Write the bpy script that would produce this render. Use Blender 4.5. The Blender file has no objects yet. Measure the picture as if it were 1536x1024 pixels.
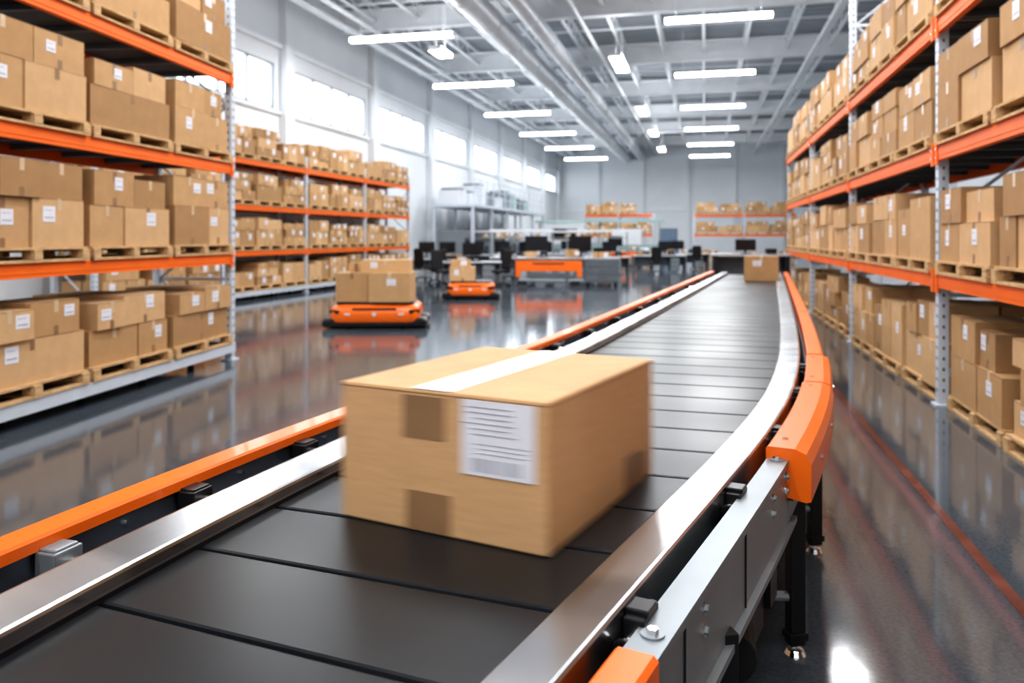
import bpy, math, random
import numpy as np
from mathutils import Matrix, Vector

scene = bpy.context.scene
YAW = math.radians(13.54)
S, C = math.sin(YAW), math.cos(YAW)
def site(x, d):
    """survey frame (right, ahead of the tripod) -> room frame"""
    return (x*C - d*S, x*S + d*C)

# ------------------------------------------------------------------ materials
def mat(name, col, rough=0.5, metal=0.0, nscale=None, namt=0.1, bump=0.0, bscale=None,
        stretch=(1,1,1), rvar=0.0, emit=None, estr=0, coat=0.0, spec=0.5, rotz=0.0, bdist=.01, detail=5):
    m = bpy.data.materials.new(name); m.use_nodes = True
    nt = m.node_tree; N = nt.nodes; L = nt.links
    b = N['Principled BSDF']
    b.inputs['Base Color'].default_value = (*col, 1)
    b.inputs['Roughness'].default_value = rough
    b.inputs['Metallic'].default_value = metal
    b.inputs['Coat Weight'].default_value = coat
    b.inputs['Specular IOR Level'].default_value = spec
    if emit:
        b.inputs['Emission Color'].default_value = (*emit, 1)
        b.inputs['Emission Strength'].default_value = estr
    if nscale:
        tc = N.new('ShaderNodeTexCoord'); mp = N.new('ShaderNodeMapping')
        mp.inputs['Scale'].default_value = stretch
        if rotz:
            mp0 = N.new('ShaderNodeMapping'); mp0.inputs['Rotation'].default_value=(0,0,rotz)
            L.new(tc.outputs['Object'], mp0.inputs['Vector']); L.new(mp0.outputs['Vector'], mp.inputs['Vector'])
        else:
            L.new(tc.outputs['Object'], mp.inputs['Vector'])
        n = N.new('ShaderNodeTexNoise'); n.inputs['Scale'].default_value = nscale
        n.inputs['Detail'].default_value = detail
        L.new(mp.outputs['Vector'], n.inputs['Vector'])
        r = N.new('ShaderNodeValToRGB')
        r.color_ramp.elements[0].position = 0.3; r.color_ramp.elements[1].position = 0.7
        r.color_ramp.elements[0].color = (*[c*(1-namt) for c in col], 1)
        r.color_ramp.elements[1].color = (*[min(1, c*(1+namt)) for c in col], 1)
        L.new(n.outputs['Fac'], r.inputs['Fac']); L.new(r.outputs['Color'], b.inputs['Base Color'])
        if rvar:
            mr = N.new('ShaderNodeMapRange')
            mr.inputs['From Min'].default_value = .3; mr.inputs['From Max'].default_value = .7
            mr.inputs['To Min'].default_value = rough-rvar; mr.inputs['To Max'].default_value = rough+rvar
            L.new(n.outputs['Fac'], mr.inputs['Value']); L.new(mr.outputs['Result'], b.inputs['Roughness'])
        if bump:
            n2 = N.new('ShaderNodeTexNoise'); n2.inputs['Scale'].default_value = bscale or nscale
            n2.inputs['Detail'].default_value = 4
            L.new(mp.outputs['Vector'], n2.inputs['Vector'])
            bp = N.new('ShaderNodeBump'); bp.inputs['Strength'].default_value = bump
            bp.inputs['Distance'].default_value = bdist
            L.new(n2.outputs['Fac'], bp.inputs['Height']); L.new(bp.outputs['Normal'], b.inputs['Normal'])
    return m

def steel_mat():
    """satin stainless with broad soft highlight bands painted across the rail"""
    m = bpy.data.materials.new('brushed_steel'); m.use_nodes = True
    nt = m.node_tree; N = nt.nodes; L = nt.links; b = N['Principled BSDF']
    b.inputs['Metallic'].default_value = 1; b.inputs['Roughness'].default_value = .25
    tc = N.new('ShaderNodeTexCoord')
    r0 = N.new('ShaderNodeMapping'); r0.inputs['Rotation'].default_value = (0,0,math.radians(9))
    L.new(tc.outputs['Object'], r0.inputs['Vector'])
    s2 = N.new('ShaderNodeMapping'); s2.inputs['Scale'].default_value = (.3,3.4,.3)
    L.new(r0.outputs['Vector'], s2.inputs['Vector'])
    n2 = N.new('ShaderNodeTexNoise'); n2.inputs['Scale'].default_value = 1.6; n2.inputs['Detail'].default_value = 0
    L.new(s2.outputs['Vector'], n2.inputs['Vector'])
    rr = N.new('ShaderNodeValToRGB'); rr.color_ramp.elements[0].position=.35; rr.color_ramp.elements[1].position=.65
    rr.color_ramp.elements[0].color=(.36,.37,.385,1); rr.color_ramp.elements[1].color=(.62,.63,.645,1)  # bright bands imitate soft reflections, put into the base colour
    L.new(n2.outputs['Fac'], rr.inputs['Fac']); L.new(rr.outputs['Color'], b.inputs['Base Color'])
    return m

ORANGE = mat('orange_paint', (0.93,0.165,0.004), 0.32, nscale=3, namt=.04, coat=.15)
RACKOR = mat('orange_rack_paint', (0.93,0.160,0.004), 0.5, nscale=2, namt=.06, spec=.35)
STEEL = steel_mat()
GALV = mat('painted_silver', (0.27,0.30,0.32), 0.40, 0.5, nscale=5, namt=.05, detail=2)
PANEL = mat('dark_steel_panel', (0.24,0.27,0.32), 0.30, 0.85, nscale=3, namt=.12, detail=1)
RACKW = mat('white_rack_paint', (0.60,0.65,0.72), 0.4, .1, nscale=4, namt=.06)
HOLE = mat('dark_hole', (0.05,0.055,0.06), 0.7, nscale=4)
DECK = mat('shelf_deck_dark', (0.07,0.07,0.08), 0.6, .3, nscale=6, namt=.2)
BELT = mat('belt_rubber', (0.0095,0.011,0.0135), 0.33, nscale=1.3, namt=.25, rvar=.04, spec=.28, detail=1)
BLACK = mat('black_plastic', (0.010,0.010,0.012), 0.33, nscale=8, namt=.2, spec=.4)
BLACKM = mat('black_matte', (0.012,0.012,0.014), 0.6, nscale=8, namt=.2, spec=.3)
CHROME = mat('chrome', (0.8,0.8,0.8), 0.15, 1.0, nscale=8, namt=.03)
CARDS = [mat('cardboard_a', (0.53,0.325,0.160), .75, nscale=7, namt=.06, bump=.05, bscale=60, spec=.25),
         mat('cardboard_b', (0.47,0.280,0.132), .75, nscale=7, namt=.06, bump=.05, bscale=60, spec=.25),
         mat('cardboard_c', (0.60,0.380,0.200), .75, nscale=7, namt=.06, bump=.05, bscale=60, spec=.25),
         mat('cardboard_d', (0.40,0.235,0.110), .75, nscale=7, namt=.06, bump=.05, bscale=60, spec=.25)]
HEROC = mat('cardboard_carton', (0.58,0.350,0.174), .68, nscale=9, namt=.05, spec=.3, stretch=(1,1,8))
TAPED = mat('packing_tape_brown', (0.28,0.158,0.074), .4, nscale=6, namt=.1)
TAPEL = mat('packing_tape_light', (0.60,0.44,0.28), .3, nscale=6, namt=.08)
TAPEW = mat('packing_tape_clear', (0.74,0.72,0.70), .20, nscale=10, namt=.16, stretch=(6,1,1))
LABEL = mat('paper_label', (0.73,0.73,0.78), .6, nscale=20, namt=.03)
INK = mat('label_ink', (0.40,0.40,0.45), .6, nscale=20, namt=.1)
WOOD = mat('pallet_wood', (0.58,0.38,0.20), .8, nscale=9, namt=.25, stretch=(1,6,6), spec=.2)
WALL = mat('wall_paint_white', (0.76,0.79,0.82), .6, nscale=1, namt=.02)
CEIL = mat('ceiling_deck', (0.42,0.45,0.49), .6, nscale=1.2, namt=.06)
CSTEEL = mat('ceiling_steel_white', (0.84,0.87,0.90), .5, nscale=2, namt=.04)
DUCT = mat('duct_galvanised', (0.76,0.79,0.82), .38, .2, nscale=2, namt=.06)
FRAME = mat('window_frame', (0.34,0.37,0.41), .4, nscale=4, namt=.03)
SCREEN = mat('monitor_screen', (0.008,0.009,0.012), .15, nscale=4, namt=.1)
DESKT = mat('desk_top_grey', (0.36,0.38,0.40), .4, nscale=4, namt=.08)
GREYD = mat('cabinet_grey', (0.13,0.15,0.17), .45, .3, nscale=3, namt=.1)
WHITEP = mat('white_plastic', (0.70,0.72,0.75), .35, nscale=3, namt=.03)
BLUE = mat('blue_panel', (0.20,0.28,0.40), .5, nscale=3, namt=.1)
GREEN = mat('green_grey_panel', (0.33,0.45,0.42), .5, nscale=3, namt=.1)
LINE = mat('floor_line_paint', (0.19,0.072,0.052), .12, nscale=3, namt=.4)
LAMP = mat('led_diffuser', (0.9,0.9,0.9), .4, emit=(.98,.99,1.0), estr=15)

def floor_mat():
    m = bpy.data.materials.new('polished_concrete'); m.use_nodes = True
    nt = m.node_tree; N = nt.nodes; L = nt.links; b = N['Principled BSDF']
    tc = N.new('ShaderNodeTexCoord')
    n1 = N.new('ShaderNodeTexNoise'); n1.inputs['Scale'].default_value = .7; n1.inputs['Detail'].default_value = 6
    n2 = N.new('ShaderNodeTexNoise'); n2.inputs['Scale'].default_value = 55; n2.inputs['Detail'].default_value = 4
    for n in (n1, n2): L.new(tc.outputs['Object'], n.inputs['Vector'])
    r1 = N.new('ShaderNodeValToRGB')
    r1.color_ramp.elements[0].position = .3; r1.color_ramp.elements[1].position = .7
    r1.color_ramp.elements[0].color = (.070,.086,.103,1); r1.color_ramp.elements[1].color = (.096,.114,.133,1)
    r2 = N.new('ShaderNodeValToRGB')
    r2.color_ramp.elements[0].position = .35; r2.color_ramp.elements[1].position = .65
    r2.color_ramp.elements[0].color = (.80,.80,.80,1); r2.color_ramp.elements[1].color = (1.1,1.1,1.1,1)
    mx = N.new('ShaderNodeMix'); mx.data_type = 'RGBA'; mx.blend_type = 'MULTIPLY'
    mx.inputs['Factor'].default_value = 1
    L.new(n1.outputs['Fac'], r1.inputs['Fac']); L.new(n2.outputs['Fac'], r2.inputs['Fac'])
    L.new(r1.outputs['Color'], mx.inputs[6]); L.new(r2.outputs['Color'], mx.inputs[7])
    L.new(mx.outputs[2], b.inputs['Base Color'])
    mr = N.new('ShaderNodeMapRange'); mr.inputs['From Min'].default_value = .3; mr.inputs['From Max'].default_value = .7
    mr.inputs['To Min'].default_value = .07; mr.inputs['To Max'].default_value = .12
    L.new(n1.outputs['Fac'], mr.inputs['Value']); L.new(mr.outputs['Result'], b.inputs['Roughness'])
    bp = N.new('ShaderNodeBump'); bp.inputs['Strength'].default_value = .05; bp.inputs['Distance'].default_value = .01
    n3 = N.new('ShaderNodeTexNoise'); n3.inputs['Scale'].default_value = 7
    L.new(tc.outputs['Object'], n3.inputs['Vector'])
    L.new(n3.outputs['Fac'], bp.inputs['Height']); L.new(bp.outputs['Normal'], b.inputs['Normal'])
    b.inputs['Specular IOR Level'].default_value = .8
    return m
FLOOR = floor_mat()

def glass_mat():
    m = bpy.data.materials.new('window_glass'); m.use_nodes = True
    nt = m.node_tree; N = nt.nodes; L = nt.links
    N.remove(N['Principled BSDF']); out = N['Material Output']
    t = N.new('ShaderNodeBsdfTransparent'); g = N.new('ShaderNodeBsdfGlossy'); g.inputs['Roughness'].default_value = .05
    mx = N.new('ShaderNodeMixShader'); mx.inputs[0].default_value=.07
    L.new(t.outputs[0], mx.inputs[1]); L.new(g.outputs[0], mx.inputs[2])
    L.new(mx.outputs[0], out.inputs['Surface'])
    return m
GLASS = glass_mat()

# ------------------------------------------------------------------ mesh builder
class MB:
    def __init__(s): s.v=[]; s.f=[]; s.m=[]; s.mats=[]; s.M=Matrix.Identity(4); s.st=[]
    def push(s, x=0,y=0,z=0,rz=0,rx=0,ry=0):
        s.st.append(s.M.copy())
        s.M = s.M @ Matrix.Translation((x,y,z)) @ Matrix.Rotation(rz,4,'Z') @ Matrix.Rotation(ry,4,'Y') @ Matrix.Rotation(rx,4,'X')
    def pop(s): s.M = s.st.pop()
    def mi(s, m):
        if m not in s.mats: s.mats.append(m)
        return s.mats.index(m)
    def add(s, vs, fs, m):
        o=len(s.v); k=s.mi(m)
        for v in vs: s.v.append(tuple(s.M @ Vector(v)))
        for f in fs: s.f.append(tuple(i+o for i in f)); s.m.append(k)
    def box(s, x,y,z, sx,sy,sz, m, rz=0, rx=0, ry=0):
        """centre x,y, z=centre"""
        s.push(x,y,z,rz,rx,ry); a,b,c=sx/2,sy/2,sz/2
        s.add([(-a,-b,-c),(a,-b,-c),(a,b,-c),(-a,b,-c),(-a,-b,c),(a,-b,c),(a,b,c),(-a,b,c)],
              [(3,2,1,0),(4,5,6,7),(0,1,5,4),(1,2,6,5),(2,3,7,6),(3,0,4,7)], m); s.pop()
    def cyl(s, p1,p2,r,m,n=12,r2=None):
        p1=Vector(p1); p2=Vector(p2); d=(p2-p1); q=d.to_track_quat('Z','Y'); r2=r if r2 is None else r2
        vs=[];
        for i in range(n):
            a=2*math.pi*i/n; vs.append(p1+q@Vector((r*math.cos(a),r*math.sin(a),0)))
        for i in range(n):
            a=2*math.pi*i/n; vs.append(p2+q@Vector((r2*math.cos(a),r2*math.sin(a),0)))
        fs=[(i,(i+1)%n,n+(i+1)%n,n+i) for i in range(n)]
        fs.append(tuple(range(n-1,-1,-1))); fs.append(tuple(range(n,2*n)))
        s.add(vs,fs,m)
    def loft(s, rings, m, seg=5):
        """rounded-rectangle stack: (z,hx,hy,r)"""
        allr=[]
        for z,hx,hy,r in rings:
            ring=[]
            for k,(sx,sy) in enumerate([(1,1),(-1,1),(-1,-1),(1,-1)]):
                for i in range(seg+1):
                    a=math.pi/2*k+math.pi/2*i/seg
                    ring.append((sx*(hx-r)+r*math.cos(a), sy*(hy-r)+r*math.sin(a), z))
            allr.append(ring)
        n=len(allr[0]); vs=[p for r in allr for p in r]; fs=[]
        for j in range(len(allr)-1):
            for i in range(n): fs.append((j*n+i,j*n+(i+1)%n,(j+1)*n+(i+1)%n,(j+1)*n+i))
        fs.append(tuple(range(n-1,-1,-1))); fs.append(tuple((len(allr)-1)*n+i for i in range(n)))
        s.add(vs,fs,m)
    def obj(s, name, parent=None, loc=(0,0,0), rz=0, bevel=0, smooth=False, split=35):
        me=bpy.data.meshes.new(name); me.from_pydata(s.v,[],s.f)
        for m in s.mats: me.materials.append(m)
        me.polygons.foreach_set('material_index', s.m)
        if smooth: me.polygons.foreach_set('use_smooth',[True]*len(s.f))
        me.update()
        o=bpy.data.objects.new(name,me); scene.collection.objects.link(o)
        o.location=loc; o.rotation_euler=(0,0,rz)
        if parent: o.parent=parent
        if bevel:
            md=o.modifiers.new('bevel','BEVEL'); md.width=bevel; md.segments=2; md.limit_method='ANGLE'
            md.angle_limit=math.radians(40)
        if smooth:
            md=o.modifiers.new('es','EDGE_SPLIT'); md.split_angle=math.radians(split)
        return o
def empty(name, loc=(0,0,0), rz=0):
    e=bpy.data.objects.new(name,None); scene.collection.objects.link(e)
    e.location=loc; e.rotation_euler=(0,0,rz); e.empty_display_size=.2; return e

# ------------------------------------------------------------------ room shell
XL_, XR_, Y0, Y1, H = -12.44, 9.7, -13.0, 69.0, 9.8
b=MB(); b.box((XL_+XR_)/2,(Y0+Y1)/2,-.1, XR_-XL_+.6, Y1-Y0+.6, .2, FLOOR); b.obj('floor')
b=MB(); b.box(1.33, 16, .0015, .06, 44, .002, LINE); b.obj('floor_lane_marking')
b=MB(); b.box((XL_+XR_)/2,(Y0+Y1)/2,H+.1, XR_-XL_+.6, Y1-Y0+.6, .2, CEIL)
y=Y0+.2
while y<Y1:
    b.box((XL_+XR_)/2,y,H-.03,XR_-XL_,.22,.06,CEIL); y+=.5
b.obj('ceiling')
WZ0,WZ1=5.40,6.75
gaps=[22-6.6*5+6.6*i for i in range(13)]
gaps=[g for g in gaps if Y0<g<Y1]
b=MB(); t=.3; xc=XL_-t/2
b.box(xc,(Y0+Y1)/2,WZ0/2,t,Y1-Y0,WZ0,WALL)
b.box(xc,(Y0+Y1)/2,(WZ1+H)/2,t,Y1-Y0,H-WZ1,WALL)
edges=[Y0]+gaps+[Y1]
for g in gaps: b.box(xc,g,(WZ0+WZ1)/2,t,1.1,WZ1-WZ0,WALL)
b.box(xc,Y0+.3,(WZ0+WZ1)/2,t,.6,WZ1-WZ0,WALL); b.box(xc,Y1-.3,(WZ0+WZ1)/2,t,.6,WZ1-WZ0,WALL)
for g in gaps:
    b.box(XL_+.12,g,H/2,.24,.5,H,WALL)
b.box(XL_+.05,(Y0+Y1)/2,WZ0-.1,.1,Y1-Y0,.08,WALL)
b.box(XL_+.06,(Y0+Y1)/2,7.3,.12,Y1-Y0,.12,CSTEEL)
b.obj('wall_left')
k=0
for a,c in zip(edges[:-1],edges[1:]):
    k+=1
    y0=a+.55; y1=c-.55
    if y1-y0<1: continue
    e=empty('window_%d'%k,(XL_-.06,(y0+y1)/2,(WZ0+WZ1)/2))
    w=MB(); L_=y1-y0; hh=WZ1-WZ0
    w.box(0,0,hh/2-.03,.08,L_,.06,FRAME); w.box(0,0,-hh/2+.03,.08,L_,.06,FRAME)
    for i in range(5):
        w.box(0,-L_/2+.03+(L_-.06)*i/4,0,.08,.10,hh,FRAME)
    w.obj('frame',e)
    g=MB(); g.add([(-.01,-L_/2,-hh/2),(-.01,L_/2,-hh/2),(-.01,L_/2,hh/2),(-.01,-L_/2,hh/2)],[(0,1,2,3)],GLASS); g.obj('glass',e)
b=MB(); b.box(XR_+t/2,(Y0+Y1)/2,H/2,t,Y1-Y0,H,WALL)
for g in gaps: b.box(XR_-.12,g,H/2,.24,.5,H,WALL)
b.obj('wall_right')
b=MB(); b.box((XL_+XR_)/2,Y1+t/2,H/2,XR_-XL_+.6,t,H,WALL)
for x in (-9,-5.2,-1.4,2.4,6.2): b.box(x,Y1-.1,H/2,.35,.2,H,WALL)
b.box((XL_+XR_)/2,Y1-.05,3.9,XR_-XL_,.1,.12,CSTEEL)
b.obj('wall_back')
b=MB(); b.box((XL_+XR_)/2,Y0-t/2,H/2,XR_-XL_+.6,t,H,WALL); b.obj('wall_front')
e=empty('door_1',(-3.0,Y1-.03,0))
d=MB(); d.box(0,0,1.15,1.5,.05,2.3,GREYD); d.box(0,-.03,1.2,1.3,.03,2.1,BLUE); d.box(.5,-.08,1.05,.05,.06,.2,CHROME); d.obj('leaf',e)

# ceiling steel: girders + joists
b=MB()
gy=[18.6+7.6*i for i in range(-4,7)]
for y in gy:
    if not Y0<y<Y1: continue
    xm=(XL_+XR_)/2; Lx=XR_-XL_
    b.box(xm,y,9.55,Lx,.30,.05,CSTEEL); b.box(xm,y,8.85,Lx,.30,.05,CSTEEL); b.box(xm,y,9.2,Lx,.06,.68,CSTEEL)
x=XL_+1.2
while x<XR_:
    b.box(x,(Y0+Y1)/2,9.68,.12,Y1-Y0,.08,CSTEEL); b.box(x,(Y0+Y1)/2,9.15,.10,Y1-Y0,.07,CSTEEL)
    y=Y0; up=False
    while y<Y1-1:
        z1,z2=(9.15,9.66) if up else (9.66,9.15)
        b.cyl((x,y,z1),(x,y+.8,z2),.028,CSTEEL,4); y+=.8; up=not up
    x+=1.6
y=Y0+2
while y<Y1-1:
    b.box((XL_+XR_)/2,y,9.24,XR_-XL_,.05,.05,CSTEEL); y+=2.533
b.obj('roof_trusses')
def duct(x,z,r,n=20,name='ventilation_duct'):
    b=MB(); b.cyl((x,Y0+.1,z),(x,Y1-.1,z),r,DUCT,n)
    y=Y0+1
    while y<Y1:
        b.cyl((x,y,z),(x,y+.07,z),r+.025,DUCT,n); y+=3.0
    for y in gy:
        if Y0<y<Y1: b.box(x,y,z+r+.15,.03,.05,.5,CSTEEL)
    b.obj(name,smooth=True)
duct(-6.5,8.3,.40); duct(-5.2,8.35,.28)
duct(-11.2,8.3,.10,10,'ceiling_pipe'); duct(-10.6,8.4,.07,10,'ceiling_pipe'); duct(3.9,8.5,.08,10,'ceiling_pipe'); duct(-3.9,8.6,.07,10,'ceiling_pipe')

# ------------------------------------------------------------------ light fixtures
def fixture(x,y,z,lx,ly,power,name='ceiling_light'):
    e=empty(name,(x,y,z))
    m=MB()
    if lx>ly: m.box(0,0,.125,lx*.98,.07,.03,WHITEP); pts=[(-lx*.4,0),(lx*.4,0)]
    else: m.box(0,0,.125,.10,ly*.98,.03,WHITEP); pts=[(0,-ly*.4),(0,ly*.4)]
    for px,py in pts: m.cyl((px,py,.13),(px,py,9.12-z),.008,CSTEEL,5)
    for s_ in (-1,1):
        if lx>ly: m.box(s_*(lx/2+.015),0,.06,.03,ly+.01,.13,WHITEP)
        else: m.box(0,s_*(ly/2+.015),.06,lx+.01,.03,.13,WHITEP)
    m.obj('housing',e)
    m=MB(); m.box(0,0,.055,lx,ly,.11,LAMP); m.obj('diffuser',e)
    la=bpy.data.lights.new('tube','AREA'); la.shape='RECTANGLE'; la.size=lx; la.size_y=ly; la.energy=power
    la.color=(.985,.99,1.0)
    o=bpy.data.objects.new('tube',la); scene.collection.objects.link(o); o.parent=e; o.location=(0,0,-.004)
P=165
for i in range(-4,6):
    y=22.3+7.6*i
    fixture(.35,y,7.45,2.8,.20,P); fixture(-8.75,y,7.45,3.2,.20,P)
for y in (-2,8,18,28,38.7,47,56): fixture(-2.9,y,7.6,.42,2.6,P)
fixture(-7.6,22.5,7.0,.4,1.0,60)
fixture(2.95,17.9,7.6,.45,1.2,90); fixture(3.75,18.4,7.9,.45,1.2,90); fixture(3.3,11.4,7.5,1.6,.35,110)
fixture(5.5,2,7.5,3,.20,P)

# ------------------------------------------------------------------ cartons & pallets
def carton(m,cx,cy,z,sx,sy,sz,rng,rz=0,card=None,detail=True):
    m.push(cx,cy,z,rz)
    cm=card or rng.choice(CARDS)
    m.box(0,0,sz/2,sx,sy,sz,cm)
    if detail:
        tw=.055; tm=TAPEL if rng.random()<.6 else TAPED
        m.box(0,0,sz+.001,tw,sy,.002,tm)
        m.box(0,-sy/2-.001,sz-.05,tw,.002,.10,tm)
        if rng.random()<.5: m.box(0,-sy/2-.001,.04,tw,.002,.08,TAPED)
        m.box(0,-sy/2-.0008,sz-.004,sx*.99,.0016,.004,TAPED)
        if rng.random()<.5:
            lw=rng.uniform(.11,.17); lh=rng.uniform(.10,.15)
            lx=rng.uniform(-.25,.28)*sx; lz=sz*rng.uniform(.55,.72)
            m.box(lx,-sy/2-.002,lz,lw,.003,lh,LABEL)
            m.box(lx-.01,-sy/2-.004,lz+lh*.25,lw*.6,.001,.006,INK); m.box(lx,-sy/2-.004,lz-lh*.22,lw*.75,.001,.012,INK)
    m.pop()

def pallet(m,w,d,h=.13):
    for i in range(5): m.box(0,(i+.5)*d/5,h-.011,w,d/5*.82,.022,WOOD)
    for x in (-w/2+.05,0,w/2-.05):
        m.box(x,d/2,h-.034,.10,d,.022,WOOD)
        for y in (.06,d/2,d-.06): m.box(x,y,h*.45,.10,.12,h*.5,WOOD)
        m.box(x,d/2,.011,.10,d,.022,WOOD)
    for y in (.05,d-.05): m.box(0,y,.012,w,.09,.022,WOOD)

def load(m,w,d,maxh,rng,big=False):
    pallet(m,w,d)
    z=.13; avail=maxh-.13
    kind=rng.random()
    if big: kind*=.82
    if kind<.62: hs=[avail*rng.uniform(.46,.54),avail*rng.uniform(.36,.46)]
    elif kind<.8: hs=[avail*rng.uniform(.66,.85)]
    else: hs=[avail*.31,avail*.32,avail*rng.uniform(.25,.33)]
    W=w*rng.uniform(.95,1.0)
    for r,h in enumerate(hs):
        if big: n=rng.choice([1,2,2]) if r else rng.choice([1,2,2,2])
        else: n=rng.choice([1,2,2,2,3]) if r else rng.choice([2,2,3])
        if h>avail*.6: n=rng.choice([1,2]) if big else rng.choice([2,2,3])
        Wr=W*(1 if r==0 else rng.uniform(.8,1.0)) if (n>1 or r==0) else W*rng.uniform(.6,.85)
        cut=[rng.uniform(.7,1.3) for _ in range(n)]; sm=sum(cut)
        x=-Wr/2+(rng.uniform(-.5,.5)*(W-Wr))
        for c in cut:
            cw=Wr*c/sm; hh=h*(1 if r<len(hs)-1 else rng.choice([1,1,.85]))
            carton(m,x+cw/2,d*.27+rng.uniform(-.02,.03),z,cw*.985,d*.47,hh*.995,rng,rng.uniform(-.015,.015))
            if rng.random()<.85: carton(m,x+cw/2,d*.76,z,cw*.97,d*.45,hh*.98,rng,0,detail=False)
            x+=cw
        z+=h

def rack(origin,rz,nbays,bay,levels,heights,depth=1.1,base=False,floor_loads=True,npal=3,
         seed=1,separate=True,maxh=.98,beamh=.13,skip=(),big=False):
    rng=random.Random(seed)
    e=empty('pallet_rack',(origin[0],origin[1],0),rz)
    u=MB()
    for i in range(nbays+1):
        x=i*bay; h=heights[i]
        for y in (.05,depth-.05):
            u.box(x,y,h/2,.10,.09,h,RACKW)
            u.box(x,y,.01,.18,.16,.02,RACKW)
        z=.15
        while z<min(h,5.6)-.1:
            for dx in (-.025,.025): u.box(x+dx,.0045,z,.014,.002,.03,HOLE)
            for sx in (-.051,.051): u.box(x+sx,.05,z,.002,.018,.03,HOLE)
            z+=.10
        z=.3; s=0
        while z<h-.7:
            u.box(x,depth/2,z,.04,depth-.1,.04,RACKW)
            y1,y2=(.08,depth-.08) if s%2==0 else (depth-.08,.08)
            u.cyl((x,y1,z),(x,y2,z+.75),.018,RACKW,6); z+=.75; s+=1
        u.box(x,depth/2,h-.1,.04,depth-.1,.04,RACKW)
    u.obj('uprights',e)
    bm=MB()
    for L0 in levels:
        for i in range(nbays):
            xc=(i+.5)*bay
            for y in (.02,depth-.02):
                bm.box(xc,y,L0-beamh/2,bay-.10,.06,beamh,RACKOR)
                bm.box(xc,y+(-.032 if y<.5 else .032),L0-beamh/2,bay-.12,.006,beamh*.45,RACKOR)
            for sx in (-1,1):
                bm.box(xc+sx*(bay/2-.07),-.014,L0-beamh/2,.06,.02,beamh+.09,RACKOR)
                for dz in (-.04,.04): bm.cyl((xc+sx*(bay/2-.07),-.024,L0-beamh/2+dz),(xc+sx*(bay/2-.07),-.032,L0-beamh/2+dz),.011,CHROME,8)
    bm.obj('beams',e)
    dk=MB()
    for L0 in levels:
        for i in range(nbays):
            dk.box((i+.5)*bay,depth/2,L0-.012,bay-.12,depth-.1,.02,DECK)
            for j in range(6): dk.box((i+.08+j*.168)*bay,depth/2,L0-.05,.05,depth-.1,.05,GREYD)
    if base:
        for i in range(nbays):
            for y in (.0,depth): dk.box((i+.5)*bay,y,.17,bay,.06,.12,RACKW)
            dk.box((i+.5)*bay,depth/2,.22,bay-.1,depth-.1,.02,DECK)
            for j in range(4): dk.cyl(((i+.15+j*.23)*bay,.2,.0),((i+.15+j*.23)*bay,.2,.11),.04,BLACKM,8)
    dk.obj('decks',e)
    zs=([.23] if base else ([0.0] if floor_loads else []))+list(levels)
    merged=MB()
    for zi,z in enumerate(zs):
        for i in range(nbays):
            pw=(bay-.16)/npal
            for j in range(npal):
                if (zi,i,j) in skip or rng.random()<.03: continue
                m=MB() if separate else merged
                xx=i*bay+.08+pw*(j+.5)
                yo=-.05 if z>.1 else rng.uniform(.0,.06)
                rr=rng.uniform(-.012,.012)
                if z<.1 and i==nbays-2 and j==npal-1: yo=-.12
                if separate:
                    load(m,pw*.955,depth-.02,maxh*rng.uniform(.86,1),rng,big)
                    a=math.cos(rz); bb=math.sin(rz)
                    m.obj('stacked_cardboard_boxes',None,(origin[0]+a*xx-bb*yo,origin[1]+bb*xx+a*yo,z),rz+rr)
                else:
                    m.push(xx,yo,z,rr); load(m,pw*.955,depth-.02,maxh*rng.uniform(.8,1),rng); m.pop()
    if not separate: merged.obj('stacked_cardboard_boxes',None,(origin[0],origin[1],0),rz)
    return e

rack((-4.986,.513),math.radians(96.3),2,4.4,[1.38,2.54,3.70],[6.2]*3,base=True,seed=6,maxh=.99,big=True)
rack((-11.12,12.8),math.radians(90),4,4.1,[1.25,2.40,3.55],[3.9]*5,depth=1.0,base=True,seed=11,separate=False,npal=3,maxh=.92)
rack((2.14,22.43),math.radians(-90),5,4.7,[1.25,2.45,3.65],[4.0,4.4,5.9,5.9,5.9,5.9],seed=23,maxh=.98,big=False)
rack((-7.1,48.2),0,2,2.05,[1.75,2.95],[3.0]*3,seed=31,separate=False,npal=2,maxh=.85)
rack((-.64,50.0),0,2,2.95,[1.75,2.95],[3.0]*3,seed=37,separate=False,npal=2,maxh=.9)

# ------------------------------------------------------------------ conveyor
RD=[(-1.45,-1.5),(-.85,0),(-.53,.5),(-.28,.95),(-.01,1.466),(.122,1.714),(.305,2.056),(.585,2.58),(.897,3.18),(1.247,3.93),(1.68,5.05),(2.218,6.62),(2.91,8.73),(3.97,12),(5.45,16.6),(5.8,17.7)]
LD=[(-2.1,-1.5),(-1.42,0),(-1.15,.85),(-.975,1.524),(-.846,1.96),(-.6,2.69),(-.27,3.55),(.17,4.6),(.63,5.75),(1.69,8.73),(3.2,13),(4.58,16.9),(4.85,17.7)]
dd=np.arange(-1.5,17.7,.05)
def smooth(pts,w=11):
    p=np.array(pts); x=np.interp(dd,p[:,1],p[:,0])
    for _ in range(2):
        xp=np.concatenate([x[0]-(x[1]-x[0])*np.arange(w,0,-1), x, x[-1]+(x[-1]-x[-2])*np.arange(1,w+1)])
        k=np.hanning(2*w+3)[1:-1]; k/=k.sum()
        x=np.convolve(xp,k,'valid')
    return x
RX=smooth(RD); LX=smooth(LD)
def edge(side,D):
    arr=RX if side=='R' else LX
    x=float(np.interp(D,dd,arr)); x2=float(np.interp(D+.05,dd,arr)); x1=float(np.interp(D-.05,dd,arr))
    t=(x2-x1)/.1
    n=math.hypot(1,t); return x,D,1/n,-t/n
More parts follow.
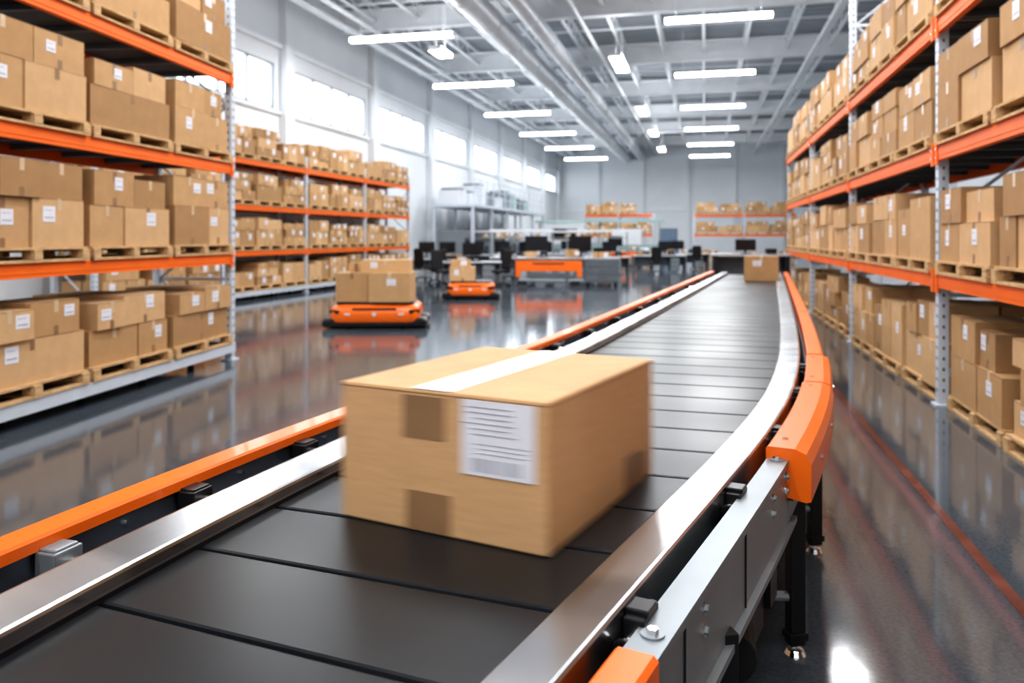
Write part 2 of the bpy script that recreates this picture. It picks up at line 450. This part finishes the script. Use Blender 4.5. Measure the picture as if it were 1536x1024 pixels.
def off(side,D,o):
    x,d,nx,ny=edge(side,D); s=1 if side=='R' else -1
    return site(x+s*o*nx,d+s*o*ny)
conv=empty('conveyor_belt')
D0,D1=-1.3,17.0
def sweep(m,side,a,c,prof,mt,step=.08):
    n=max(2,int((c-a)/step)+1); Ds=np.linspace(a,c,n); k=len(prof)
    vs=[]
    for D in Ds:
        for o,z in prof:
            x,y=off(side,D,o); vs.append((x,y,z))
    fs=[]
    for i in range(n-1):
        for j in range(k):
            q=(i*k+j,i*k+(j+1)%k,(i+1)*k+(j+1)%k,(i+1)*k+j)
            fs.append(q if side=='R' else q[::-1])
    c1=tuple(range(k)); c2=tuple((n-1)*k+j for j in range(k))
    fs.append(c1[::-1] if side=='R' else c1); fs.append(c2 if side=='R' else c2[::-1])
    m.add(vs,fs,mt)
m=MB()
seam=1.752-.313*8
kk=0
while True:
    a=seam+.313*kk; c=a+.313-.007; kk+=1
    if c>D1+.3: break
    if a-.36<-1.4: continue
    def pt(D,f,z):
        lx,ly=site(float(np.interp(D,dd,LX)),D); rx,ry=site(float(np.interp(D-.36,dd,RX)),D-.36)
        return (lx+(rx-lx)*f,ly+(ry-ly)*f,z)
    prof=[(a,.786),(a+.003,.7975),(a+.009,.80),(c-.009,.80),(c-.003,.7975),(c,.786)]
    vs=[];nn=6
    for i in range(nn+1):
        for D,z in prof: vs.append(pt(D,.004+.992*i/nn,z))
    fs=[]
    for i in range(nn):
        for j in range(5): fs.append((i*6+j,(i+1)*6+j,(i+1)*6+j+1,i*6+j+1))
    m.add(vs,fs,BELT)
m.obj('belt_slats',conv)
m=MB()
Ds=np.linspace(D0,D1,80); vs=[]
for D in Ds:
    for z in (.782,.66):
        for sd in 'LR':
            x,y=off(sd,D,-.002); vs.append((x,y,z))
fs=[]
for i in range(79):
    o=i*4; p=o+4
    fs+= [(o,o+1,p+1,p),(o+2,p+2,p+3,o+3),(o,p,p+2,o+2),(o+1,o+3,p+3,p+1)]
m.add(vs,fs,BLACKM); m.obj('belt_bed',conv)
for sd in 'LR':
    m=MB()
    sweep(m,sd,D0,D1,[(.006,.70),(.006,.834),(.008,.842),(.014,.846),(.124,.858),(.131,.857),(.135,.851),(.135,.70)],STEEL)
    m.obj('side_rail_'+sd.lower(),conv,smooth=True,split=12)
    m=MB(); sweep(m,sd,D0,D1,[(.0,.56),(.0,.70),(.12,.70),(.12,.56)],PANEL); m.obj('frame_channel_'+sd.lower(),conv)
    m=MB(); sweep(m,sd,D0,D1,[(-.006,.775),(-.006,.812),(.006,.812),(.006,.775)],BLACK); m.obj('wear_strip_'+sd.lower(),conv)
m=MB(); sweep(m,'L',D0,D1,[(.315,.60),(.315,.845),(.36,.845),(.36,.60)],PANEL)
sweep(m,'L',D0,D1,[(.300,.70),(.300,.715),(.315,.715),(.315,.70)],GALV); m.obj('outer_panel_l',conv)
m=MB(); sweep(m,'L',D0,D1,[(.30,.832),(.30,.860),(.306,.868),(.388,.868),(.395,.860),(.395,.78),(.365,.78),(.365,.832)],ORANGE)
m.obj('orange_cap_l',conv,smooth=True,split=12)
BS,BE=1.585,3.0
m=MB(); sweep(m,'R',BS,BE,[(.175,.585),(.175,.815),(.235,.815),(.235,.585)],GALV)
sweep(m,'R',BS,BE,[(.235,.575),(.235,.595),(.255,.595),(.255,.575)],GALV)
sweep(m,'R',BS,BE,[(.170,.815),(.170,.822),(.242,.822),(.242,.80),(.235,.80),(.235,.815)],GALV)
m.obj('silver_beam',conv)
G=[(.165,.70),(.165,.854),(.173,.862),(.262,.862),(.300,.847),(.316,.81),(.316,.685),(.300,.68)]
G2=[(.172,.70),(.172,.852),(.180,.860),(.266,.860),(.300,.846),(.312,.81),(.312,.72),(.300,.715)]
m=MB()
sweep(m,'R',2.90,4.15,G,ORANGE); sweep(m,'R',4.185,5.10,G2,ORANGE)
sweep(m,'R',-1.2,1.57,[(.165,.62),(.165,.832),(.172,.838),(.240,.838),(.250,.828),(.250,.62)],ORANGE)
for a,c in ((5.14,8.0),(8.03,11.5),(11.53,16.9)):
    sweep(m,'R',a,c,[(.175,.76),(.175,.852),(.182,.860),(.262,.860),(.275,.848),(.275,.76)],ORANGE)
m.obj('orange_guards_r',conv,smooth=True,split=12)
m=MB()
for a,c in ((4.15,4.185),(5.10,5.14),(8.0,8.03)): sweep(m,'R',a,c,[(.18,.72),(.18,.846),(.255,.846),(.27,.84),(.27,.72)],BLACKM)
m.obj('guard_joints',conv)
m=MB(); sweep(m,'R',2.92,D1,[(.17,.60),(.17,.74),(.24,.74),(.24,.60)],GALV); m.obj('outer_channel_r',conv)
m=MB()
for D in (3.02,4.05,4.30,4.98):
    x,y=off('R',D,.21); m.cyl((x,y,.858),(x,y,.866),.012,CHROME,10)
for D in (1.66,1.9,2.15,2.4,2.65,2.88):
    x,y=off('R',D,.205); x2,y2=off('R',D,.235); x3,y3=off('R',D,.247); x4,y4=off('R',D,.240)
    if D in (1.66,2.88):
        m.cyl((x,y,.822),(x,y,.826),.024,GALV,20); m.cyl((x,y,.826),(x,y,.836),.012,CHROME,6)
    for z in (.77,.72):
        if D in (1.9,2.65,2.88): m.cyl((x2,y2,z),(x4,y4,z),.015,CHROME,14); m.cyl((x4,y4,z),(x3,y3,z),.009,GALV,6)
for D in (3.2,3.7,4.6):
    x2,y2=off('R',D,.308); x3,y3=off('R',D,.322); m.cyl((x2,y2,.76),(x3,y3,.76),.012,CHROME,10)
for D in (1.76,2.28):
    x2,y2=off('R',D,.236); m.box(x2,y2,.70,.006,.006,.22,BLACK,rz=YAW)
x2,y2=off('R',2.93,.245); m.box(x2,y2,.72,.02,.03,.09,BLACK,rz=YAW-.45)
# bolts along the left steel panel
D=1.2
while D<9:
    for dz in (.80,.75):
        x2,y2=off('L',D,.315); x3,y3=off('L',D,.306); m.cyl((x2,y2,dz),(x3,y3,dz),.008,CHROME,8)
    D+=.47
m.obj('fasteners',conv)
m=MB()
def bracket(sd,D,o0,o1,z,mt=BLACK,big=1):
    x1,y1=off(sd,D,o0); x2,y2=off(sd,D,o1); ang=math.atan2(y2-y1,x2-x1); w=math.hypot(x2-x1,y2-y1)
    m.push((x1+x2)/2,(y1+y2)/2,z,ang)
    m.box(0,0,-.03,w,.03,.02,BLACK)
    m.box(w*.5-.035*big,0,0,.055*big,.075*big,.055*big,mt)
    m.box(w*.5-.035*big,0,.030*big,.045*big,.062*big,.008,mt)
    m.cyl((w*.5-.06,0,0),(-w*.5+.01,0,0),.014,CHROME,10)
    m.cyl((-w*.5+.015,0,0),(-w*.5,0,0),.026,BLACK,12)
    m.pop()
for i,D in enumerate([.9,1.42,1.90,2.36,2.90,3.5,4.1,4.8,5.6,6.5,7.5,8.6,9.8,11.1,12.5,14,15.5]):
    bracket('L',D,.14,.315,.80,GALV if i==2 else BLACK,1.15)
for D in [1.2,1.72,2.50,3.25,4.05,4.8]:
    x,y=off('R',D,.158); a=YAW-.48
    m.push(x,y,.805,a)
    m.box(0,0,0,.045,.10,.06,BLACK); m.box(0,-.0,.034,.05,.06,.014,BLACK); m.box(-.005,-.02,-.05,.035,.05,.06,BLACK)
    m.cyl((.0,-.05,-.01),(.0,-.095,-.01),.018,CHROME,12); m.cyl((.0,-.095,-.01),(.0,-.11,-.01),.024,BLACK,12); m.cyl((0,.05,.0),(0,.08,.0),.020,BLACK,12)
    m.pop()
m.obj('brackets',conv,bevel=.004)
m=MB()
for D in (-.6,.9,2.1,3.17,4.15,5.6,7.6,9.8,12.2,14.6,16.6):
    for sd,o in (('L',.33),('R',.225)):
        x,y=off(sd,D,o); m.box(x,y,.33,.06,.05,.58,BLACK,rz=.2+YAW)
        m.cyl((x,y,.03),(x,y,.09),.012,CHROME,8); m.cyl((x,y,.0),(x,y,.022),.042,CHROME,14,.03)
        m.box(x,y,.075,.075,.065,.03,BLACK,rz=.2+YAW)
    p1=off('L',D,.33); p2=off('R',D,.225)
    m.cyl((*p1,.22),(*p2,.22),.02,GALV,8); m.cyl((*p1,.6),(*p2,.6),.025,GALV,8)
x,y=off('R',2.55,.12); m.box(x,y,.44,.16,.3,.2,BLACK,rz=-.25); m.cyl((x,y-.1,.44),(x,y-.3,.44),.07,BLACKM,16)
x,y=off('R',2.75,.16); m.box(x,y,.50,.12,.12,.22,BLACK,rz=-.25)
m.obj('legs',conv,bevel=.003)
m=MB()
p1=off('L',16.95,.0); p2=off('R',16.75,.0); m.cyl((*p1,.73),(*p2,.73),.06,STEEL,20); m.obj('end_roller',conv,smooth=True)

# ------------------------------------------------------------------ hero carton
cs=Vector(site(.0895,1.988)); dv=Vector(site(.471,.882)); uv_=Vector(site(-.882,.471))
W_,Ln,Hh=.655,.82,.386
ctr=cs+dv*(Ln/2)+uv_*(W_/2)
ang=math.atan2(dv.y,dv.x)-math.pi/2
hero=empty('cardboard_box',(ctr.x,ctr.y,.801),ang)
m=MB(); m.box(0,0,Hh/2,W_,Ln,Hh,HEROC); m.obj('carton_body',hero,bevel=.006)
m=MB()
m.box(-.02,0,Hh+.001,.125,Ln*.998,.0018,TAPEW)
m.box(-.055,0,Hh+.0022,.020,Ln*.99,.001,TAPEL)
m.box(-.045,-Ln/2-.001,Hh-.075,.135,.002,.115,TAPED)
m.box(-.03,-Ln/2-.001,.058,.14,.002,.105,TAPED)
m.box(W_/2+.001,.20,.06,.002,.12,.11,TAPED)
m.box(W_/2+.001,.30,.05,.002,.06,.10,TAPED)
m.obj('tape',hero)
m=MB(); lx=.185; lz=Hh-.105
m.box(lx,-Ln/2-.002,lz-.005,.215,.002,.195,LABEL)
rg=random.Random(3)
for i in range(6): m.box(lx-.02+rg.uniform(-.01,.01),-Ln/2-.0035,lz+.075-.014*i,rg.uniform(.10,.17),.001,.003,INK)
for i in range(3): m.box(lx+.01,-Ln/2-.0035,lz-.020-.012*i,rg.uniform(.12,.17),.001,.002,INK)
x=lx-.075
while x<lx+.07:
    w=rg.choice([.002,.003,.005]); m.box(x,-Ln/2-.0035,lz-.075,w,.001,.035,INK); x+=w+rg.choice([.003,.005])
m.obj('shipping_label',hero)
m=MB(); m.box(0,-Ln/2-.0006,Hh-.010,W_*.99,.001,.002,TAPED); m.box(W_/2+.0006,0,Hh-.010,.001,Ln*.99,.002,TAPED); m.obj('flap_seams',hero)
# the carton travels along the belt
base=hero.location.copy(); mv=Vector((dv.x,dv.y,0))*.016+Vector((-uv_.x,-uv_.y,0))*.056
for fr,k_ in ((0,-1),(2,1)):
    hero.location=base+mv*k_; hero.keyframe_insert('location',frame=fr)
try:
    for fc in hero.animation_data.action.fcurves:
        for kp in fc.keyframe_points: kp.interpolation='LINEAR'
except Exception as ex: print('fc',ex)
scene.frame_set(1)
scene.render.use_motion_blur=True
scene.render.motion_blur_shutter=.6

rng=random.Random(8)
m=MB(); carton(m,0,0,0,.60,.55,.44,rng,card=CARDS[1]); px=site(4.60,14.75)
m.obj('cardboard_box',None,(px[0],px[1],.801),-.32+YAW)

# ------------------------------------------------------------------ warehouse robots
def robot(x,d,w,dep,rz):
    p=site(x,d); e=empty('warehouse_robot',(p[0],p[1],0),rz+YAW)
    a,c=w/2,dep/2
    m=MB()
    m.loft([(.03,a*.93,c*.93,.14),(.06,a*.97,c*.97,.15),(.11,a*.97,c*.97,.15),(.13,a*.9,c*.9,.14)],BLACK)
    m.obj('bumper_skirt',e,smooth=True)
    m=MB()
    m.loft([(.10,a*.86,c*.93,.16),(.13,a*.90,c*.96,.17),(.27,a*.93,c*.98,.17),(.36,a*.90,c*.94,.16),(.42,a*.80,c*.84,.15)],ORANGE)
    m.obj('body_shell',e,smooth=True)
    m=MB()
    m.loft([(.415,a*.80,c*.84,.13),(.455,a*.80,c*.84,.13),(.465,a*.77,c*.8,.12)],BLACK)
    for sx in (-1,1):
        m.push(sx*a*.93,-c*.55,0); m.loft([(.03,.10,.22,.06),(.06,.13,.26,.08),(.14,.13,.26,.08),(.18,.09,.22,.06)],BLACK); m.pop()
        m.push(sx*a*.93,c*.55,0); m.loft([(.03,.10,.22,.06),(.06,.13,.26,.08),(.14,.13,.26,.08),(.18,.09,.22,.06)],BLACK); m.pop()
        for sy in (-1,1): m.cyl((sx*a*.55-.03,sy*c*.5,.09),(sx*a*.55+.03,sy*c*.5,.09),.09,BLACKM,16)
        for sy in (-1,1): m.box(sx*a*.80,sy*c*.86,.30,.20,.10,.06,BLACK,rz=sx*sy*-.7)
    m.obj('wheels_and_deck',e,smooth=True)
    m=MB()
    m.cyl((0,-c*.96,.26),(0,-c*.975-.012,.26),.035,WHITEP,16)
    m.box(0,-c*.955,.35,a*.9,.03,.025,BLACK)
    for sx in (-1,1): m.box(sx*a*.55,-c*.975,.26,.10,.02,.03,WHITEP)
    m.obj('sensors',e)
    return p
R1=(-2.42,14.5); robot(*R1,1.68,1.35,.05)
def put(x,d,z,sx,sy,sz,rz,card=0):
    m=MB(); carton(m,0,0,0,sx,sy,sz,random.Random(int(x*100+z*10)),card=CARDS[card]); p=site(x,d)
    m.obj('cardboard_box',None,(p[0],p[1],z),rz+YAW)
put(-2.80,14.35,.466,.56,.85,.50,.03,1); put(-2.13,14.3,.466,.72,.85,.50,.0,0); put(-2.25,14.45,.967,.86,.6,.22,.02,2); put(-2.82,14.55,.967,.25,.3,.16,.1,0)
R2=(-1.05,20.9); robot(*R2,1.30,1.2,-.02)
put(-1.28,20.75,.466,.66,.7,.36,.05,2); put(-1.33,20.8,.827,.5,.5,.18,.0,0)

# ------------------------------------------------------------------ workstations
def monitor(m,x,y,z,w=.62,h=.40,rz=0):
    m.push(x,y,z,rz)
    m.box(0,0,.01,.26,.2,.02,BLACK); m.box(0,.03,.12,.05,.03,.22,BLACK)
    m.box(0,0,.20+h/2,w,.04,h,BLACK); m.box(0,-.021,.20+h/2,w-.03,.004,h-.03,SCREEN); m.pop()
def clutter(m,w,dp,z,rng,n=4):
    for _ in range(n):
        x=rng.uniform(-w*.42,w*.42); y=rng.uniform(-dp*.2,dp*.3); k=rng.random()
        if k<.35: carton(m,x,y,z,rng.uniform(.2,.35),.25,rng.uniform(.12,.28),rng,0)
        elif k<.6:
            m.box(x,y,z+.09,.26,.28,.18,BLACK); m.box(x,y-.05,z+.19,.2,.16,.03,GREYD); m.box(x,y-.145,z+.06,.14,.02,.02,WHITEP)
        elif k<.8:
            m.box(x,y-.1,z+.012,.42,.15,.022,BLACK); m.box(x,y-.1,z+.026,.38,.12,.008,GREYD)
        else:
            m.box(x,y,z+.01,.3,.22,.02,WHITEP); m.box(x-.145,y,z+.05,.01,.22,.1,WHITEP); m.box(x+.145,y,z+.05,.01,.22,.1,WHITEP); m.box(x,y+.105,z+.05,.3,.01,.1,WHITEP)
def packing_station(x,d,w,dp,rz,seed,mons=(-.5,.8)):
    p=site(x,d); e=empty('packing_station',(p[0],p[1],0),rz+YAW); rng=random.Random(seed)
    m=MB(); a=w/2
    m.box(0,0,.90,w,dp,.05,DESKT)
    m.box(0,0,.15,w*.94,dp*.9,.05,GREYD)
    for sx in (-1,0,1):
        for sy in (-1,1): m.box(sx*(a-.06),sy*(dp/2-.06),.44,.07,.07,.88,GREYD)
    m.obj('table_frame',e)
    m=MB(); m.box(-a*.34,-dp/2-.02,.66,w*.63,.06,.34,ORANGE)
    m.box(-a*.34,-dp/2-.055,.74,w*.30,.02,.04,BLACK)
    m.box(-a*.34,-dp/2+.02,.36,w*.40,.05,.16,GREYD)
    for sx in (-1,1):
        m.box(-a*.34+sx*w*.29,-dp/2-.03,.52,.16,.08,.44,ORANGE)
        m.box(-a*.34+sx*w*.25,-dp/2-.0,.12,.3,.2,.12,BLACK)
    m.obj('orange_apron',e,bevel=.02)
    m=MB(); m.box(a*.66,-.02,.50,w*.32,dp*.96,.74,GREYD)
    for i in range(3): m.box(a*.66,-dp/2-.0,.28+.24*i,w*.28,.03,.20,GREYD); m.box(a*.66,-dp/2-.03,.34+.24*i,.2,.02,.02,CHROME)
    for sx in (-1,1): m.cyl((a*.66+sx*w*.13,-dp*.35,.0),(a*.66+sx*w*.13,-dp*.35,.14),.05,BLACKM,10)
    m.obj('drawer_cabinet',e)
    m=MB()
    for mx in mons: monitor(m,mx,.1,.925,.74,.50)
    clutter(m,w,dp,.925,rng,8); m.obj('equipment',e)
def computer_desk(x,d,w,rz,seed,mons=(0,),shelf=False,top=WHITEP):
    p=site(x,d); e=empty('computer_desk',(p[0],p[1],0),rz+YAW); rng=random.Random(seed)
    m=MB(); m.box(0,0,.76,w,.8,.04,top)
    for sx in (-1,1):
        m.box(sx*(w/2-.05),0,.37,.05,.7,.74,GREYD); m.box(sx*(w/2-.05),0,.02,.08,.8,.04,GREYD)
    m.box(0,.3,.5,w-.15,.03,.4,GREYD)
    m.box(w*.28,-.02,.36,.42,.6,.62,GREYD)
    for i in range(3): m.box(w*.28,-.325,.17+.2*i,.38,.01,.17,GALV)
    if shelf:
        for sx in (-1,1): m.box(sx*(w/2-.04),.35,1.3,.05,.05,1.1,GALV)
        m.box(0,.33,1.55,w,.3,.03,DESKT); m.box(0,.33,1.85,w,.05,.10,WHITEP)
    m.obj('desk',e)
    m=MB()
    for mx in mons: monitor(m,mx,.08,.78,.62,.42,rng.uniform(-.3,.3))
    clutter(m,w,.7,.78,rng,5)
    if shelf:
        for i in range(3): carton(m,rng.uniform(-w*.4,w*.4),.33,1.566,.3,.25,rng.uniform(.12,.22),rng)
    m.obj('equipment',e)
def chair(x,d,rz):
    p=site(x,d); e=empty('office_chair',(p[0],p[1],0),rz+YAW)
    m=MB()
    for i in range(5):
        a=i*2*math.pi/5; m.cyl((0,0,.12),(.30*math.cos(a),.30*math.sin(a),.075),.025,BLACK,8,.015)
        m.cyl((.30*math.cos(a)-.02,.30*math.sin(a),.035),(.30*math.cos(a)+.02,.30*math.sin(a),.035),.035,BLACKM,10)
    m.cyl((0,0,.1),(0,0,.46),.03,CHROME,10)
    m.obj('base',e)
    m=MB(); m.loft([(.45,.22,.22,.08),(.47,.25,.24,.09),(.52,.25,.24,.09),(.54,.22,.21,.08)],BLACKM)
    m.push(0,.25,.86,0,math.radians(82)); m.loft([(-.03,.20,.30,.08),(0,.22,.32,.1),(.03,.20,.30,.08)],BLACKM); m.pop()
    m.box(0,.24,.55,.06,.04,.3,BLACK,rx=-.1)
    for sx in (-1,1):
        m.box(sx*.27,.02,.68,.05,.26,.03,BLACK); m.box(sx*.27,.08,.58,.03,.04,.2,BLACK)
    m.obj('seat_and_back',e,smooth=True)
packing_station(1.80,26.4,3.4,1.4,-.06,3,mons=(-1.0,.45))
packing_station(5.9,41,2.6,1.2,-.05,5,mons=(-.6,))
computer_desk(-1.35,26.8,2.0,.05,7,(-.0,))
computer_desk(-2.9,31,2.2,.1,9,(-.4,.4))
computer_desk(.4,32,2.6,0,11,(-.8,.2,.9),True)
computer_desk(3.6,33.5,2.6,0,13,(-.7,.5),True)
computer_desk(-1.0,37,2.6,.1,15,(-.6,.6),True)
computer_desk(2.4,39,3.0,0,17,(-.9,.3),True)
computer_desk(6.6,36,2.4,0,19,(.3,))
computer_desk(8.6,40,2.4,0,21,(-.3,))
chair(-2.3,25.8,.6); chair(-.35,25.6,-.8); chair(-3.3,29.6,2.6); chair(-.2,30.4,3.0); chair(3.3,31.6,3.4); chair(6.2,34.4,3.0); chair(-2.6,27.4,-1.2); chair(8.9,38.5,2.9)
p=site(5.95,20.0); e=empty('inspection_counter',(p[0],p[1],0),YAW-.2)
m=MB(); m.box(0,0,1.15,1.9,.8,.05,DESKT)
for sx in (-1,1): m.box(sx*.85,0,.56,.12,.7,1.12,BLACKM)
m.box(0,.3,.7,1.7,.04,.8,GREYD); m.box(0,0,.2,1.6,.6,.04,GREYD); m.obj('counter',e)
m=MB()
m.push(-.1,.1,1.175); m.box(0,0,.01,.22,.16,.02,BLACK); m.box(0,.03,.06,.05,.03,.1,BLACK); m.box(0,0,.22,.50,.04,.28,BLACK); m.box(0,-.021,.22,.47,.004,.25,SCREEN); m.pop()
m.box(.5,0,1.24,.25,.3,.13,BLACK); m.obj('equipment',e)

def mezz():
    e=empty('mezzanine_platform',(-10.9,42,0)); m=MB(); L_=16; w=2.0
    m.box(0,0,3.0,w,L_,.14,RACKW)
    for y in np.linspace(-L_/2+.1,L_/2-.1,6):
        for x in (-w/2+.1,w/2-.1): m.box(x,y,1.46,.12,.12,2.92,RACKW)
    for y in np.linspace(-L_/2,L_/2,15): m.box(w/2-.03,y,3.62,.04,.04,1.1,RACKW)
    for z in (3.45,3.8,4.17): m.box(w/2-.03,0,z,.04,L_,.04,RACKW)
    m.obj('platform',e)
    q=MB(); rng=random.Random(4)
    for i in range(9):
        y=-L_/2+.9+i*1.7; h=rng.uniform(.5,1.1)
        q.box(-.3,y,3.07+h/2,1.0,1.1,h,rng.choice([WHITEP,GALV,GREEN,GREYD])); q.box(-.3,y,3.07+h+.05,.8,.9,.1,GREYD)
        h2=rng.uniform(1.1,2.2); q.box(-.2,y,h2/2,1.2,1.2,h2,rng.choice([WHITEP,GALV,GREYD])); q.box(.42,y,h2*.7,.04,.6,.4,SCREEN)
    q.obj('machine_cabinets',e)
mezz()
def sorter(x,y,L_):
    e=empty('sorting_machine',(x,y,0)); m=MB()
    m.box(0,0,1.05,L_,1.1,.25,GALV); m.box(0,-.56,1.05,L_,.04,.16,GREEN)
    for i in range(int(L_/1.2)+1): 
        for sy in (-.45,.45): m.box(-L_/2+.1+i*(L_-.2)/int(L_/1.2),sy,.46,.08,.08,.92,GREYD)
    m.box(-L_*.25,0,1.75,L_*.3,1.2,1.1,WHITEP); m.box(-L_*.25,-.61,1.75,L_*.2,.02,.6,SCREEN)
    m.box(L_*.22,0,1.6,L_*.22,1.0,.85,WHITEP); m.box(0,.2,2.45,L_,.25,.12,GREEN)
    for s_ in (-1,0,1): m.box(s_*L_*.46,.2,1.8,.08,.08,1.3,GALV)
    m.obj('machine',e)
sorter(-5.7,44,7.2); sorter(-7.0,56,5)

# ------------------------------------------------------------------ world & camera
w=bpy.data.worlds.new('World'); scene.world=w; w.use_nodes=True
bg=w.node_tree.nodes['Background']; bg.inputs[0].default_value=(.86,.93,1.0,1); bg.inputs[1].default_value=5.5

cam=bpy.data.cameras.new('camera'); co=bpy.data.objects.new('camera',cam); scene.collection.objects.link(co)
co.location=(0,0,1.6); co.rotation_euler=(math.pi/2,0,YAW)
cam.lens=28.125; cam.sensor_width=36; cam.shift_y=-157/1536
cam.clip_end=200; cam.clip_start=.05
cam.dof.use_dof=True; cam.dof.focus_distance=2.1; cam.dof.aperture_fstop=2.8
scene.camera=co
scene.view_settings.view_transform='Standard'
try: scene.view_settings.look='Medium High Contrast'
except Exception as ex: print('look',ex)
scene.view_settings.exposure=0.15
